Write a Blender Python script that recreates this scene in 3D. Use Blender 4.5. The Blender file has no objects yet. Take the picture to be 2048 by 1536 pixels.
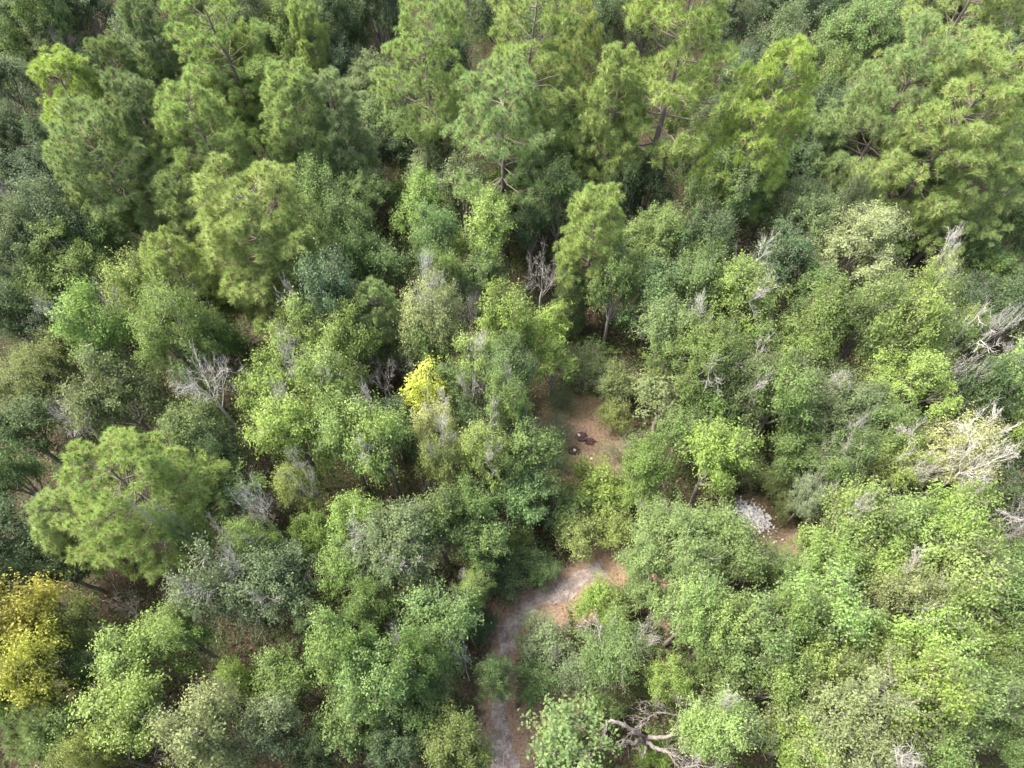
import bpy, math, random
import numpy as np
from mathutils import noise, Vector
R = math.radians
D = bpy.data
SC = bpy.context.scene
COL = SC.collection

# ------------------------------------------------------------------ camera, sky, sun, exposure
CAM_H = 40.0
TILT = R(33.0)                      # away from straight down
FPX = 1365.0                        # focal length in pixels of the 2048 px wide photograph
cd = D.cameras.new('camera'); cam = D.objects.new('camera', cd); COL.objects.link(cam)
cam.location = (0, 0, CAM_H); cam.rotation_euler = (TILT, 0, 0)
cd.sensor_width = 36.0; cd.lens = 36.0 * FPX / 2048.0; cd.clip_end = 4000; cd.clip_start = 0.5
SC.camera = cam
SUN_EL, SUN_AZ = R(57), R(285)      # azimuth clockwise from +Y: the sun stands to the left
w = D.worlds.new("World"); SC.world = w; w.use_nodes = True
nt = w.node_tree; nt.nodes.clear()
sky = nt.nodes.new('ShaderNodeTexSky'); sky.sky_type = 'NISHITA'; sky.sun_disc = False
sky.sun_elevation = SUN_EL; sky.sun_rotation = SUN_AZ; sky.dust_density = 7.0; sky.air_density = 1.0; sky.ozone_density = 0.6
bg = nt.nodes.new('ShaderNodeBackground'); bg.inputs[1].default_value = 0.15
wo = nt.nodes.new('ShaderNodeOutputWorld')
nt.links.new(sky.outputs[0], bg.inputs[0]); nt.links.new(bg.outputs[0], wo.inputs[0])
sl = D.lights.new('sun', 'SUN'); sl.energy = 2.1; sl.angle = R(14.0); sl.color = (1.0, 0.95, 0.86)
so = D.objects.new('sun', sl); COL.objects.link(so)
sd = Vector((math.sin(SUN_AZ) * math.cos(SUN_EL), math.cos(SUN_AZ) * math.cos(SUN_EL), math.sin(SUN_EL)))
so.rotation_euler = sd.to_track_quat('Z', 'Y').to_euler()
SC.view_settings.view_transform = 'Standard'; SC.view_settings.look = 'None'
SC.view_settings.exposure = 2.0; SC.view_settings.gamma = 1.0
SC.render.engine = 'CYCLES'
SC.cycles.max_bounces = 6; SC.cycles.diffuse_bounces = 4; SC.cycles.transmission_bounces = 4; SC.cycles.glossy_bounces = 2

def at(px, py, h=0.0):
    """world point at height h seen at pixel px, py of the 2048 x 1536 photograph; also metres per pixel there"""
    u, v = (px - 1024) / FPX, (768 - py) / FPX
    c, s = math.cos(TILT), math.sin(TILT)
    d = (u, s + v * c, -c + v * s)
    t = (CAM_H - h) / -d[2]
    return Vector((d[0] * t, d[1] * t, h)), t / FPX

# ------------------------------------------------------------------ materials
def mat(name):
    m = D.materials.new(name); m.use_nodes = True
    t = m.node_tree; t.nodes.clear()
    o = t.nodes.new('ShaderNodeOutputMaterial')
    return m, t, o
def N(t, typ, **kw):
    n = t.nodes.new('ShaderNode' + typ)
    for k, v in kw.items(): setattr(n, k, v)
    return n
def L(t, a, b): t.links.new(a, b)
def mixc(t, fac, a, b, mode='MIX'):
    n = N(t, 'Mix', data_type='RGBA', blend_type=mode)
    for i, v in ((0, fac), (6, a), (7, b)):
        if hasattr(v, 'links'): L(t, v, n.inputs[i])
        else: n.inputs[i].default_value = v
    return n.outputs[2]
def mth(t, op, a, b=0.0, c=0.0):
    n = N(t, 'Math', operation=op)
    for i, v in enumerate((a, b, c)):
        if hasattr(v, 'links'): L(t, v, n.inputs[i])
        else: n.inputs[i].default_value = v
    return n.outputs[0]
def noi(t, scale, detail=3, rough=0.6, coord=None):
    n = N(t, 'TexNoise'); n.inputs['Scale'].default_value = scale; n.inputs['Detail'].default_value = detail
    n.inputs['Roughness'].default_value = rough
    if coord is not None: L(t, coord, n.inputs['Vector'])
    return n.outputs['Fac']
def ramp(t, fac, stops):
    n = N(t, 'ValToRGB'); e = n.color_ramp.elements
    while len(e) < len(stops): e.new(0.5)
    for k, (p, c) in enumerate(stops): e[k].position = p; e[k].color = (*c, 1)
    L(t, fac, n.inputs[0]); return n.outputs[0]

def leaf_material(name, trans=0.35, rough=0.45, dry=(0.34, 0.33, 0.085), spec=0.5):
    """each tree gives its own colour (object colour); every leaf varies it through the 'tint' attribute"""
    m, t, o = mat(name)
    oi = N(t, 'ObjectInfo'); at_ = N(t, 'Attribute', attribute_name='tint')
    sp = N(t, 'SeparateColor'); L(t, at_.outputs['Color'], sp.inputs[0])
    f = mth(t, 'MULTIPLY', sp.outputs[1], oi.outputs['Alpha'])
    c = mixc(t, f, oi.outputs['Color'], (*dry, 1))
    br = mth(t, 'MULTIPLY_ADD', sp.outputs[0], 0.66, 0.70)
    v = N(t, 'CombineXYZ')
    for i in range(3): L(t, br, v.inputs[i])
    c = mixc(t, 1.0, c, v.outputs[0], 'MULTIPLY')
    p = N(t, 'BsdfPrincipled'); L(t, c, p.inputs['Base Color']); p.inputs['Roughness'].default_value = rough
    p.inputs['Specular IOR Level'].default_value = spec
    tr = N(t, 'BsdfTranslucent'); L(t, mixc(t, 1.0, c, (1.12, 1.15, 0.80, 1), 'MULTIPLY'), tr.inputs[0])
    mx = N(t, 'MixShader'); mx.inputs[0].default_value = trans
    L(t, p.outputs[0], mx.inputs[1]); L(t, tr.outputs[0], mx.inputs[2]); L(t, mx.outputs[0], o.inputs[0])
    return m
M_LEAF = leaf_material('leaf', 0.42, 0.55, spec=0.22)
M_NEEDLE = leaf_material('needle', 0.38, 0.5, (0.40, 0.41, 0.16), 0.15)
def bark_material(name, c1, c2, scale=6, vscale=(1, 1, 0.2)):
    m, t, o = mat(name)
    tc = N(t, 'TexCoord'); mp = N(t, 'Mapping'); mp.inputs['Scale'].default_value = vscale
    L(t, tc.outputs['Object'], mp.inputs[0])
    n1 = noi(t, scale, 5, 0.7, mp.outputs[0])
    c = ramp(t, n1, [(0.3, c1), (0.7, c2)])
    p = N(t, 'BsdfPrincipled'); L(t, c, p.inputs['Base Color']); p.inputs['Roughness'].default_value = 0.85
    b = N(t, 'Bump'); b.inputs['Distance'].default_value = 0.03; b.inputs['Strength'].default_value = 0.6
    L(t, n1, b.inputs['Height']); L(t, b.outputs[0], p.inputs['Normal']); L(t, p.outputs[0], o.inputs[0])
    return m
M_BARK = bark_material('oak_bark', (0.14, 0.125, 0.11), (0.34, 0.31, 0.285))
M_PBARK = bark_material('pine_bark', (0.085, 0.068, 0.057), (0.23, 0.195, 0.17), 9)
M_GREY = bark_material('grey_bark', (0.085, 0.074, 0.066), (0.25, 0.228, 0.21), 7)
M_DEAD = bark_material('dead_wood', (0.24, 0.225, 0.215), (0.46, 0.44, 0.42), 5)
M_WHITE = bark_material('bleached_wood', (0.36, 0.345, 0.33), (0.66, 0.64, 0.61), 5)
M_CHAR = bark_material('charred_wood', (0.022, 0.014, 0.016), (0.13, 0.06, 0.055), 9, (1, 1, 1))

# ------------------------------------------------------------------ mesh helpers
class MB:
    """collects vertices and faces of one mesh"""
    def __init__(s): s.v = []; s.f = []; s.n = 0; s.t = []
    def add(s, V, F, T=None):
        V = np.asarray(V, dtype=np.float32).reshape(-1, 3)
        s.f.append((np.asarray(F, dtype=np.int32) + s.n)); s.v.append(V); s.n += len(V)
        s.t.append(np.full((len(V), 4), 0.5, np.float32) if T is None else T)
    def mesh(s, name, material, smooth=False):
        me = D.meshes.new(name)
        V = np.concatenate(s.v) if s.v else np.zeros((0, 3), np.float32)
        me.vertices.add(len(V)); me.vertices.foreach_set('co', V.ravel())
        loops = np.concatenate([f.ravel() for f in s.f]); tot = np.concatenate([np.full(len(f), f.shape[1], np.int32) for f in s.f])
        st = np.concatenate([[0], np.cumsum(tot)[:-1]]).astype(np.int32)
        me.loops.add(len(loops)); me.loops.foreach_set('vertex_index', loops)
        me.polygons.add(len(tot)); me.polygons.foreach_set('loop_start', st); me.polygons.foreach_set('loop_total', tot)
        if smooth: me.polygons.foreach_set('use_smooth', np.ones(len(tot), bool))
        a = me.attributes.new('tint', 'FLOAT_COLOR', 'POINT'); a.data.foreach_set('color', np.concatenate(s.t).astype(np.float32).ravel())
        me.materials.append(material); me.update(calc_edges=True); me.validate()
        return me
def extent(meshes):
    """horizontal reach and height of a prototype"""
    P = []
    for me in meshes:
        c = np.empty(len(me.vertices) * 3, np.float32); me.vertices.foreach_get('co', c); P.append(c.reshape(-1, 3))
    P = np.concatenate(P); return float(np.percentile(np.hypot(P[:, 0], P[:, 1]), 95)), float(np.percentile(P[:, 2], 99.5))
def unit(a): return a / np.maximum(np.linalg.norm(a, axis=-1, keepdims=True), 1e-9)
def tube(mb, P, rad, k=6):
    """one bent tapering limb through the points P"""
    P = np.asarray(P, float); n = len(P)
    tan = unit(np.gradient(P, axis=0))
    ref = np.array([0.31, 0.87, 0.38]); a = unit(np.cross(tan, ref)); b = np.cross(tan, a)
    th = np.arange(k) * 2 * math.pi / k
    V = P[:, None] + (a[:, None] * np.cos(th)[None, :, None] + b[:, None] * np.sin(th)[None, :, None]) * np.asarray(rad)[:, None, None]
    F = [(i * k + j, i * k + (j + 1) % k, (i + 1) * k + (j + 1) % k, (i + 1) * k + j) for i in range(n - 1) for j in range(k)]
    mb.add(V, F)
def prisms(mb, A, B, ra, rb):
    """many thin straight twigs at once"""
    A = np.asarray(A, float); B = np.asarray(B, float); n = len(A)
    if n == 0: return
    t = unit(B - A); a = unit(np.cross(t, np.array([0.31, 0.87, 0.38]))); b = np.cross(t, a)
    ra = np.broadcast_to(ra, (n,))[:, None]; rb = np.broadcast_to(rb, (n,))[:, None]
    vs = []
    for base, r in ((A, ra), (B, rb)):
        for j in range(3):
            th = j * 2.0944; vs.append(base + (a * math.cos(th) + b * math.sin(th)) * r)
    V = np.stack(vs, 1)
    i = np.arange(n)[:, None] * 6
    F = np.concatenate([i + np.array([[j, (j + 1) % 3, 3 + (j + 1) % 3, 3 + j]]) for j in range(3)])
    mb.add(V, F)
def bez(a, b, rng, n=5, sag=0.12, lift=0.0):
    """points of a limb from a to b with a natural bend"""
    a = np.asarray(a, float); b = np.asarray(b, float); d = np.linalg.norm(b - a)
    m = (a + b) / 2 + rng.normal(0, sag * d, 3) + np.array([0, 0, lift * d])
    t = np.linspace(0, 1, n)[:, None]
    P = (1 - t) ** 2 * a + 2 * t * (1 - t) * m + t ** 2 * b
    P[1:-1] += rng.normal(0, 0.02 * d, (n - 2, 3))
    return P
def leaves(mb, P, nrm, size, rng, tint, width=0.6, fold=0.12):
    """one four cornered leaf, slightly folded, at every point P"""
    n = len(P); nrm = unit(nrm)
    d = rng.normal(0, 1, (n, 3)); d = unit(d - (d * nrm).sum(1, keepdims=True) * nrm); s = np.cross(nrm, d)
    L_ = size[:, None] * 0.5; W = L_ * width
    V = np.stack([P - d * L_, P + s * W + nrm * L_ * fold, P + d * L_ - nrm * L_ * fold, P - s * W + nrm * L_ * fold * 0.6], 1)
    F = np.arange(n * 4).reshape(n, 4)
    mb.add(V, F, np.repeat(tint, 4, axis=0))
def tints(rng, n, yel=0.25, patch=None):
    T = np.zeros((n, 4), np.float32); T[:, 3] = 1
    T[:, 0] = np.clip(rng.normal(0.5, 0.20, n), 0, 1)
    T[:, 1] = np.clip(rng.random(n) ** 3 * 0.9 + (0 if patch is None else patch), 0, 1) * yel / 0.25 * 0.5
    T[:, 2] = rng.random(n)
    return T

# ------------------------------------------------------------------ tree builders (one prototype mesh pair each)
def make_broadleaf(seed, Rc, H, nl=11, per=30, nleaf=42, lsize=0.15, spread=0.15, up=0.55, low=-0.25, inner=0.16, lobe=(0.30, 0.50), spray=0.75):
    rng = np.random.default_rng(seed)
    wood, fol = MB(), MB()
    cz = 0.60 * H; V = 0.38 * H
    fork = np.array([rng.normal(0, 0.15), rng.normal(0, 0.15), H * rng.uniform(0.28, 0.38)])
    tr = 0.028 * H * (0.8 + 0.1 * Rc)
    tube(wood, bez((0, 0, -0.1), fork, rng, 5, 0.04), np.linspace(tr, tr * 0.75, 5), 8)
    ga = 2.39996
    lobes = []
    for i in range(nl):
        z = 1 - (i + 0.5) / nl * (1 - low); a = i * ga + rng.uniform(-0.5, 0.5) + seed
        q = math.sqrt(max(0, 1 - z * z)); rr = rng.uniform(0.42, 0.86)
        c = np.array([math.cos(a) * q * Rc * rr, math.sin(a) * q * Rc * rr, cz + z * V * rng.uniform(0.40, 0.85)])
        lr = Rc * rng.uniform(*lobe)
        lobes.append((c, lr))
        P = bez(fork + rng.normal(0, 0.05, 3), c, rng, 6, 0.10, -0.06)
        r0 = tr * rng.uniform(0.35, 0.6)
        tube(wood, P, np.linspace(r0, 0.03, 6), 5)
        # sprays of the lobe
        n = int(per * (lr / (0.44 * Rc)) ** 2)
        d = unit(rng.normal(0, 1, (n, 3)) + 0.9 * unit((c - np.array([0, 0, cz - 0.3 * V]))[None]) * rng.random((n, 1)) + np.array([0, 0, 0.35]))
        rad = np.where(rng.random(n) < inner, rng.uniform(0.3, 0.8, n), rng.uniform(0.80, 1.28, n))
        E = c + d * (lr * rad)[:, None] * np.array([1, 1, 0.80])
        E[:, 2] = np.maximum(E[:, 2], 0.16 * H)
        # twigs run from a few sub limbs inside the lobe to the sprays
        ks = min(6, n); sub = c + d[:ks] * lr * 0.5
        prisms(wood, np.repeat(P[-2:-1], ks, 0), sub, 0.035, 0.02)
        idx = np.argmin(((E[:, None] - sub[None]) ** 2).sum(2), 1)
        prisms(wood, sub[idx], E, 0.018, 0.007)
        # leaves
        for e, dd in zip(E, d):
            m = int(nleaf * rng.uniform(0.6, 1.35)); sdir = unit(dd + np.array([0, 0, rng.uniform(-0.2, 0.5)]) + rng.normal(0, 0.35, 3))
            s = rng.uniform(-0.6, 0.6, m)[:, None] * spray
            pos = e + sdir * s + rng.normal(0, spread, (m, 3)) * np.array([1, 1, 0.7])
            nr = np.array([0, 0, 1.0]) * up + dd * 0.60 + rng.normal(0, 0.33, (m, 3))
            T = tints(rng, m, 0.25, 0.25 * max(0, rng.normal(0, 1)))
            T[:, 0] = np.clip(T[:, 0] + rng.normal(0, 0.07), 0, 1)
            leaves(fol, pos, nr, lsize * rng.uniform(0.65, 1.3, m), rng, T)
            kk = 3
            prisms(wood, np.repeat((e - sdir * 0.1)[None], kk, 0), e + sdir * spray * 0.5 + rng.normal(0, 0.2, (kk, 3)), 0.007, 0.004)
    return wood.mesh('broadleaf_trunk_%d' % seed, M_BARK), fol.mesh('broadleaf_crown_%d' % seed, M_LEAF)

def tuft(fol, tips, axes, rng, nn=78, ln=0.37, wd=0.023):
    """brush of needles round every twig tip"""
    k = len(tips); n = k * nn
    ax = np.repeat(unit(axes), nn, 0); base = np.repeat(tips, nn, 0)
    q = rng.random(n)                                   # 0 young needles at the tip, 1 old ones further back
    d = unit(ax * (1.15 - 0.95 * q)[:, None] + unit(rng.normal(0, 1, (n, 3))) * 0.95)
    base = base - ax * (q * 0.16)[:, None]
    l = (ln * (0.62 + 0.5 * q) * rng.uniform(0.8, 1.15, n))[:, None]
    s = unit(np.cross(d, rng.normal(0, 1, (n, 3)))) * wd
    tip = base + d * l; tip[:, 2] -= 0.03 * q
    V = np.stack([base - s * 0.5, base + s * 0.5, tip], 1)
    T = np.zeros((n, 4), np.float32); T[:, 3] = 1
    b = np.repeat(rng.normal(0, 0.08, k), nn); y = np.repeat(rng.random(k) ** 2 * 0.35, nn)
    T[:, 0] = np.clip(0.50 + b + rng.normal(0, 0.08, n), 0, 1); T[:, 1] = np.clip(-0.20 + 1.0 * q + y * 0.7, 0, 1)
    fol.add(V, np.arange(n * 3).reshape(n, 3), np.repeat(T, 3, axis=0))
def make_pine(seed, Rc, H, cb=0.34, whorls=13, nb=5, dens=1.0, shape=0.75, irregular=0.22, nn=78, bend=0.3):
    rng = np.random.default_rng(1000 + seed)
    wood, fol = MB(), MB()
    n = 12; zs = np.linspace(-0.1, H, n)
    off = np.cumsum(rng.normal(0, bend / n * 1.4, (n, 2)), 0); off -= off[0]
    P = np.column_stack([off, zs]); r0 = 0.0115 * H + 0.03
    tube(wood, P, r0 * (1 - np.linspace(0, 1, n) ** 1.2) + 0.025, 8)
    f = lambda z: np.array([np.interp(z, zs, P[:, 0]), np.interp(z, zs, P[:, 1]), z])
    tips, axes = [], []
    def clump(c, ax, cr, m):
        """a rounded cloud of needle brushes at a branch end"""
        dd = unit(rng.normal(0, 1, (m, 3)) + np.asarray(ax) * 0.7 + np.array([0, 0, 1.1]))
        q = c + dd * cr * rng.uniform(0.65, 1.2, (m, 1)) * np.array([0.9, 0.9, 1.25])
        prisms(wood, np.repeat(np.asarray(c)[None], m, 0), q, 0.013, 0.008)
        tips.extend(q); axes.extend(unit(dd * 0.7 + np.array([0, 0, 0.9])))
    clump(f(H - 0.3), (0, 0, 1), 0.45, 6)
    for wv in range(whorls):
        t = (wv + rng.uniform(-0.3, 0.3)) / whorls; t = min(max(t, 0), 0.96)
        z = H * (cb + (1 - cb) * t)
        prof = (1 - t) ** shape * (1 - 0.42 * max(0, (0.28 - t) / 0.28) ** 1.3) + 0.06
        for b in range(nb if t < 0.75 else nb - 1):
            a = rng.uniform(0, 6.28) if rng.random() < 0.3 else (b / nb * 6.28 + wv * 2.4 + rng.normal(0, 0.25))
            ln = max(0.35, Rc * prof * rng.uniform(1 - irregular * 1.8, 1 + irregular))
            s = f(z); rise = (0.12 + 0.70 * t) * ln * rng.uniform(0.5, 1.2)
            e = s + np.array([math.cos(a) * ln, math.sin(a) * ln, rise])
            B = bez(s, e, rng, 6, 0.06, -0.12)
            tube(wood, B, np.linspace(0.025 + 0.010 * ln, 0.014, 6), 4)
            clump(B[-1], unit(B[-1] - B[-3]), rng.uniform(0.42, 0.62), rng.integers(5, 8))
            ns = int(round((0.4 + ln * 2.1) * dens + rng.uniform(-0.5, 0.5)))
            for k in range(ns):
                u = 1 - (k + 0.8) / (ns + 0.8) * 0.70 * rng.uniform(0.85, 1.1)
                p = np.array([np.interp(u, np.linspace(0, 1, 6), B[:, j]) for j in range(3)])
                aa = a + (1 if k % 2 else -1) * rng.uniform(0.5, 1.2)
                sl_ = (0.35 + 0.36 * ln * (1 - 0.6 * u)) * rng.uniform(0.6, 1.15)
                q = p + np.array([math.cos(aa) * sl_, math.sin(aa) * sl_, sl_ * rng.uniform(0.1, 0.6)])
                prisms(wood, p[None], q[None], 0.018, 0.011)
                clump(q, (math.cos(aa), math.sin(aa), 0), rng.uniform(0.36, 0.55), rng.integers(3, 6))
    tuft(fol, np.array(tips, float), np.array(axes, float), rng, nn)
    # dead stubs below the crown
    for k in range(6):
        z = H * cb * rng.uniform(0.6, 1.05); a = rng.uniform(0, 6.28); l = rng.uniform(0.4, 1.4)
        tube(wood, bez(f(z), f(z) + np.array([math.cos(a) * l, math.sin(a) * l, 0.2 * l]), rng, 4, 0.12), np.linspace(0.03, 0.01, 4), 4)
    return wood.mesh('pine_trunk_%d' % seed, M_PBARK), fol.mesh('pine_crown_%d' % seed, M_NEEDLE)

def branch_system(mb, a, b, rng, r, depth, spread=0.6, kids=5, tipr=0.008):
    """a bare limb that forks into finer and finer twigs"""
    n = 6; P = bez(a, b, rng, n, 0.10)
    tube(mb, P, np.linspace(r, max(r * 0.35, tipr), n), 5 if depth > 1 else 3)
    if depth == 0: return
    ln = np.linalg.norm(P[-1] - P[0])
    main = unit(P[-1] - P[0])
    for k in range(kids):
        u = rng.uniform(0.25, 1.0) if k else 1.0
        p = np.array([np.interp(u, np.linspace(0, 1, n), P[:, j]) for j in range(3)])
        d = unit(main * 0.9 + rng.normal(0, spread, 3) + np.array([0, 0, 0.12]))
        branch_system(mb, p, p + d * ln * rng.uniform(0.38, 0.7), rng, max(r * 0.45, tipr * 1.3), depth - 1, spread, kids, tipr)
def make_dead(seed, Rc, H, nlimb=6, depth=3, kids=5, up=0.9, material=None):
    """bare tree: trunk mesh and a list of limb meshes"""
    rng = np.random.default_rng(2000 + seed)
    tr = MB(); top = np.array([rng.normal(0, 0.2), rng.normal(0, 0.2), H * 0.5])
    tube(tr, bez((0, 0, -0.1), top, rng, 6, 0.03), np.linspace(0.02 * H + 0.02, 0.012 * H + 0.02, 6), 7)
    limbs = []
    for i in range(nlimb):
        mb = MB(); a = i / nlimb * 6.28 + rng.normal(0, 0.3)
        s = np.array([0, 0, H * rng.uniform(0.40, 0.5)]) + top * np.array([1, 1, 0]) * 0.9
        rr = Rc * rng.uniform(0.45, 0.72)
        e = s + np.array([math.cos(a) * rr, math.sin(a) * rr, H * up * 0.22 * rng.uniform(0.6, 1.3)])
        branch_system(mb, s, e, rng, 0.036, depth, 0.60, kids, 0.0055)
        limbs.append(mb.mesh('dead_limb_%d_%d' % (seed, i), material or M_DEAD))
    return tr.mesh('dead_trunk_%d' % seed, material or M_DEAD), limbs

def make_spray(seed, Rc, H, material, n=5, depth=3):
    """dead twigs standing in the top of a living crown, given in crown size"""
    rng = np.random.default_rng(3000 + seed); mb = MB()
    for i in range(n):
        a = rng.uniform(0, 6.28); r = Rc * rng.uniform(0.1, 0.5)
        s = np.array([math.cos(a) * r, math.sin(a) * r, H * 0.74])
        a2 = a + rng.normal(0, 0.6); r2 = r + Rc * rng.uniform(0.15, 0.32)
        e = np.array([math.cos(a2) * r2, math.sin(a2) * r2, H * rng.uniform(0.87, 0.96)])
        tube(mb, bez((0, 0, H * 0.45), s, rng, 4, 0.08), np.linspace(0.05, 0.032, 4), 5)
        branch_system(mb, s, e, rng, 0.028, depth, 0.50, 5, 0.006)
    return mb.mesh('dead_spray_%d' % seed, material)

def make_wisp(seed, Rc, H, n=120, green=True):
    """low feathery shrub: long thin arching stems with fine leaves"""
    rng = np.random.default_rng(4000 + seed); wood, fol = MB(), MB()
    for i in range(n):
        a = rng.uniform(0, 6.28); r = Rc * math.sqrt(rng.uniform(0.02, 1.0)); z = H * (1.0 - 0.5 * (r / Rc) ** 2) * rng.uniform(0.6, 1.1)
        e = np.array([math.cos(a) * r, math.sin(a) * r, z]); P = bez((math.cos(a) * r * 0.05, math.sin(a) * r * 0.05, 0), e, rng, 6, 0.05, 0.16)
        tube(wood, P, np.linspace(0.014, 0.005, 6), 3)
        m = 8; u = rng.uniform(0.45, 1.0, m); p = np.column_stack([np.interp(u, np.linspace(0, 1, 6), P[:, j]) for j in range(3)])
        dd = unit(P[-1] - P[-3])
        q = p + (dd * 0.5 + rng.normal(0, 0.45, (m, 3))) * 0.5
        prisms(wood, p, q, 0.006, 0.003)
        k = 7; lp = np.repeat(q, k, 0) + rng.normal(0, 0.10, (m * k, 3)); lp[:, 2] = np.maximum(lp[:, 2], 0.05)
        leaves(fol, lp, rng.normal(0, 0.6, (m * k, 3)) + np.array([0, 0, 0.8]), 0.10 * rng.uniform(0.6, 1.4, m * k), rng, tints(rng, m * k), 0.32)
    return wood.mesh('shrub_stems_%d' % seed, M_BARK), fol.mesh('shrub_leaves_%d' % seed, M_LEAF)

# ------------------------------------------------------------------ ground, path
RNG = np.random.default_rng(77)
def poly(pts): return [at(x, y)[0] for x, y in pts]
PATH = [(1012, 1570, 1.15), (1008, 1490, 1.0), (995, 1420, 0.8), (1000, 1355, 0.75), (1012, 1300, 0.8), (1022, 1250, 1.0), (1060, 1212, 1.0),
        (1120, 1180, 1.15), (1170, 1152, 1.0), (1215, 1135, 0.9)]
PATHW = [(at(x, y)[0], w_) for x, y, w_ in PATH]
p0 = PATHW[0][0]; PATHW.insert(0, (Vector((p0.x + 0.2, p0.y - 14, 0)), 1.1))
# bare tan places beside and beyond the path (pixel centre, radius in metres)
BARE = [(1170, 850, 2.6), (1190, 910, 2.8), (1150, 960, 2.4), (1215, 870, 2.0), (1110, 1410, 1.8), (1140, 1400, 1.6), (1040, 1240, 2.2), (1215, 1120, 2.0), (1260, 1150, 1.8),
        (1505, 1035, 1.9), (1550, 1060, 1.6), (1590, 1100, 1.5), (1340, 1210, 1.6), (1020, 1480, 1.9), (1180, 1180, 2.2), (1120, 840, 1.8), (1080, 1230, 2.0)]
BAREW = [(at(x, y)[0], r_) for x, y, r_ in BARE]
def seg_d(px, py, a, b):
    ax, ay, bx, by = a.x, a.y, b.x, b.y; l2 = (bx - ax) ** 2 + (by - ay) ** 2
    t = np.clip(((px - ax) * (bx - ax) + (py - ay) * (by - ay)) / l2, 0, 1)
    return np.hypot(px - ax - t * (bx - ax), py - ay - t * (by - ay))
def path_dist(x, y): return np.min([seg_d(x, y, PATHW[i][0], PATHW[i + 1][0]) for i in range(len(PATHW) - 1)], axis=0)
def bareness(x, y):
    b = np.clip(1.25 - path_dist(x, y) / 1.25, 0, 1)
    for c, r_ in BAREW: b = np.maximum(b, np.clip(1.5 * (1 - np.hypot(x - c.x, y - c.y) / (r_ * 1.35)), 0, 1))
    return b
xs = np.concatenate([[-1500, -600, -250, -130], np.arange(-80, 80.1, 0.6), [130, 250, 600, 1500]])
ys = np.concatenate([[-1500, -500, -150, -50], np.arange(-22, 95.1, 0.6), [130, 250, 600, 1500]])
X, Y = np.meshgrid(xs, ys); nx, ny = len(xs), len(ys)
V = np.column_stack([X.ravel(), Y.ravel(), np.zeros(nx * ny)])
i, j = np.meshgrid(np.arange(nx - 1), np.arange(ny - 1)); k = (j * nx + i).ravel()
mb = MB(); T = np.zeros((nx * ny, 4), np.float32); T[:, 0] = bareness(V[:, 0], V[:, 1]); T[:, 3] = 1
mb.add(V, np.column_stack([k, k + 1, k + nx + 1, k + nx]), T)
m, t, o = mat('forest_floor'); tc = N(t, 'TexCoord'); g = tc.outputs['Object']
a_ = N(t, 'Attribute', attribute_name='tint'); sp = N(t, 'SeparateColor'); L(t, a_.outputs['Color'], sp.inputs[0])
n1, n2, n3 = noi(t, 0.5, 5, 0.65, g), noi(t, 6, 6, 0.75, g), noi(t, 26, 3, 0.7, g)
litter = ramp(t, n2, [(0.25, (0.018, 0.011, 0.008)), (0.5, (0.055, 0.032, 0.023)), (0.72, (0.12, 0.08, 0.058))])
green = ramp(t, n3, [(0.3, (0.025, 0.04, 0.015)), (0.7, (0.075, 0.11, 0.035))])
lit = mixc(t, ramp(t, n1, [(0.50, (0, 0, 0)), (0.66, (0.75, 0.75, 0.75))]), litter, green)
bare = ramp(t, n2, [(0.28, (0.12, 0.078, 0.055)), (0.5, (0.24, 0.165, 0.108)), (0.75, (0.38, 0.30, 0.25))])
f = mth(t, 'MULTIPLY_ADD', noi(t, 1.6, 5, 0.75, g), 1.5, -0.75); f = mth(t, 'ADD', sp.outputs[0], f)
f = ramp(t, f, [(0.35, (0, 0, 0)), (0.75, (1, 1, 1))])
c = mixc(t, f, lit, bare)
p = N(t, 'BsdfPrincipled'); L(t, c, p.inputs['Base Color']); p.inputs['Roughness'].default_value = 0.95
b = N(t, 'Bump'); b.inputs['Distance'].default_value = 0.06; b.inputs['Strength'].default_value = 0.7
L(t, mth(t, 'ADD', n2, n3), b.inputs['Height']); L(t, b.outputs[0], p.inputs['Normal']); L(t, p.outputs[0], o.inputs[0])
def put(name, me, parent=None, loc=None):
    ob = D.objects.new(name, me); COL.objects.link(ob)
    if parent is not None: ob.parent = parent
    if loc is not None: ob.location = loc
    return ob
def tag(ob, label=None, cat=None, group=None, kind=None):
    for k_, v_ in (('label', label), ('category', cat), ('group', group), ('kind', kind)):
        if v_: ob[k_] = v_
    return ob
tag(put('ground', mb.mesh('ground', m)), 'brown forest floor of fallen leaves and pine straw under the trees', 'ground', kind='structure')

# sandy path: ragged sheet 4 mm above the floor
cen, wid = [], []
for q in range(len(PATHW) - 1):
    a, b_ = PATHW[q], PATHW[q + 1]; ns = max(2, int((b_[0] - a[0]).length / 0.18))
    for s_ in range(ns):
        u = s_ / ns; cen.append(a[0].lerp(b_[0], u)); wid.append(a[1] * (1 - u) + b_[1] * u)
cen = np.array([list(v_) for v_ in cen]); wid = np.array(wid)
for _ in range(6): cen[1:-1] = (cen[:-2] + cen[1:-1] * 2 + cen[2:]) / 4
tan = unit(np.gradient(cen, axis=0)); side = np.column_stack([-tan[:, 1], tan[:, 0], np.zeros(len(tan))])
nw = np.array([[0.42 * noise.noise((c_[0] * .45, c_[1] * .45, s_ * 9)) + 0.36 * noise.noise((c_[0] * 1.4, c_[1] * 1.4, s_ * 5)) + 0.22 * noise.noise((c_[0] * 3.1, c_[1] * 3.1, s_ * 7)) + 0.12 * noise.noise((c_[0] * 5, c_[1] * 5, s_ * 5)) for c_ in cen] for s_ in (1, 2)])
Lf = cen + side * (wid * (0.62 + nw[0]) * 0.78)[:, None]; Rt = cen - side * (wid * (0.62 + nw[1]) * 0.78)[:, None]
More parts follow.
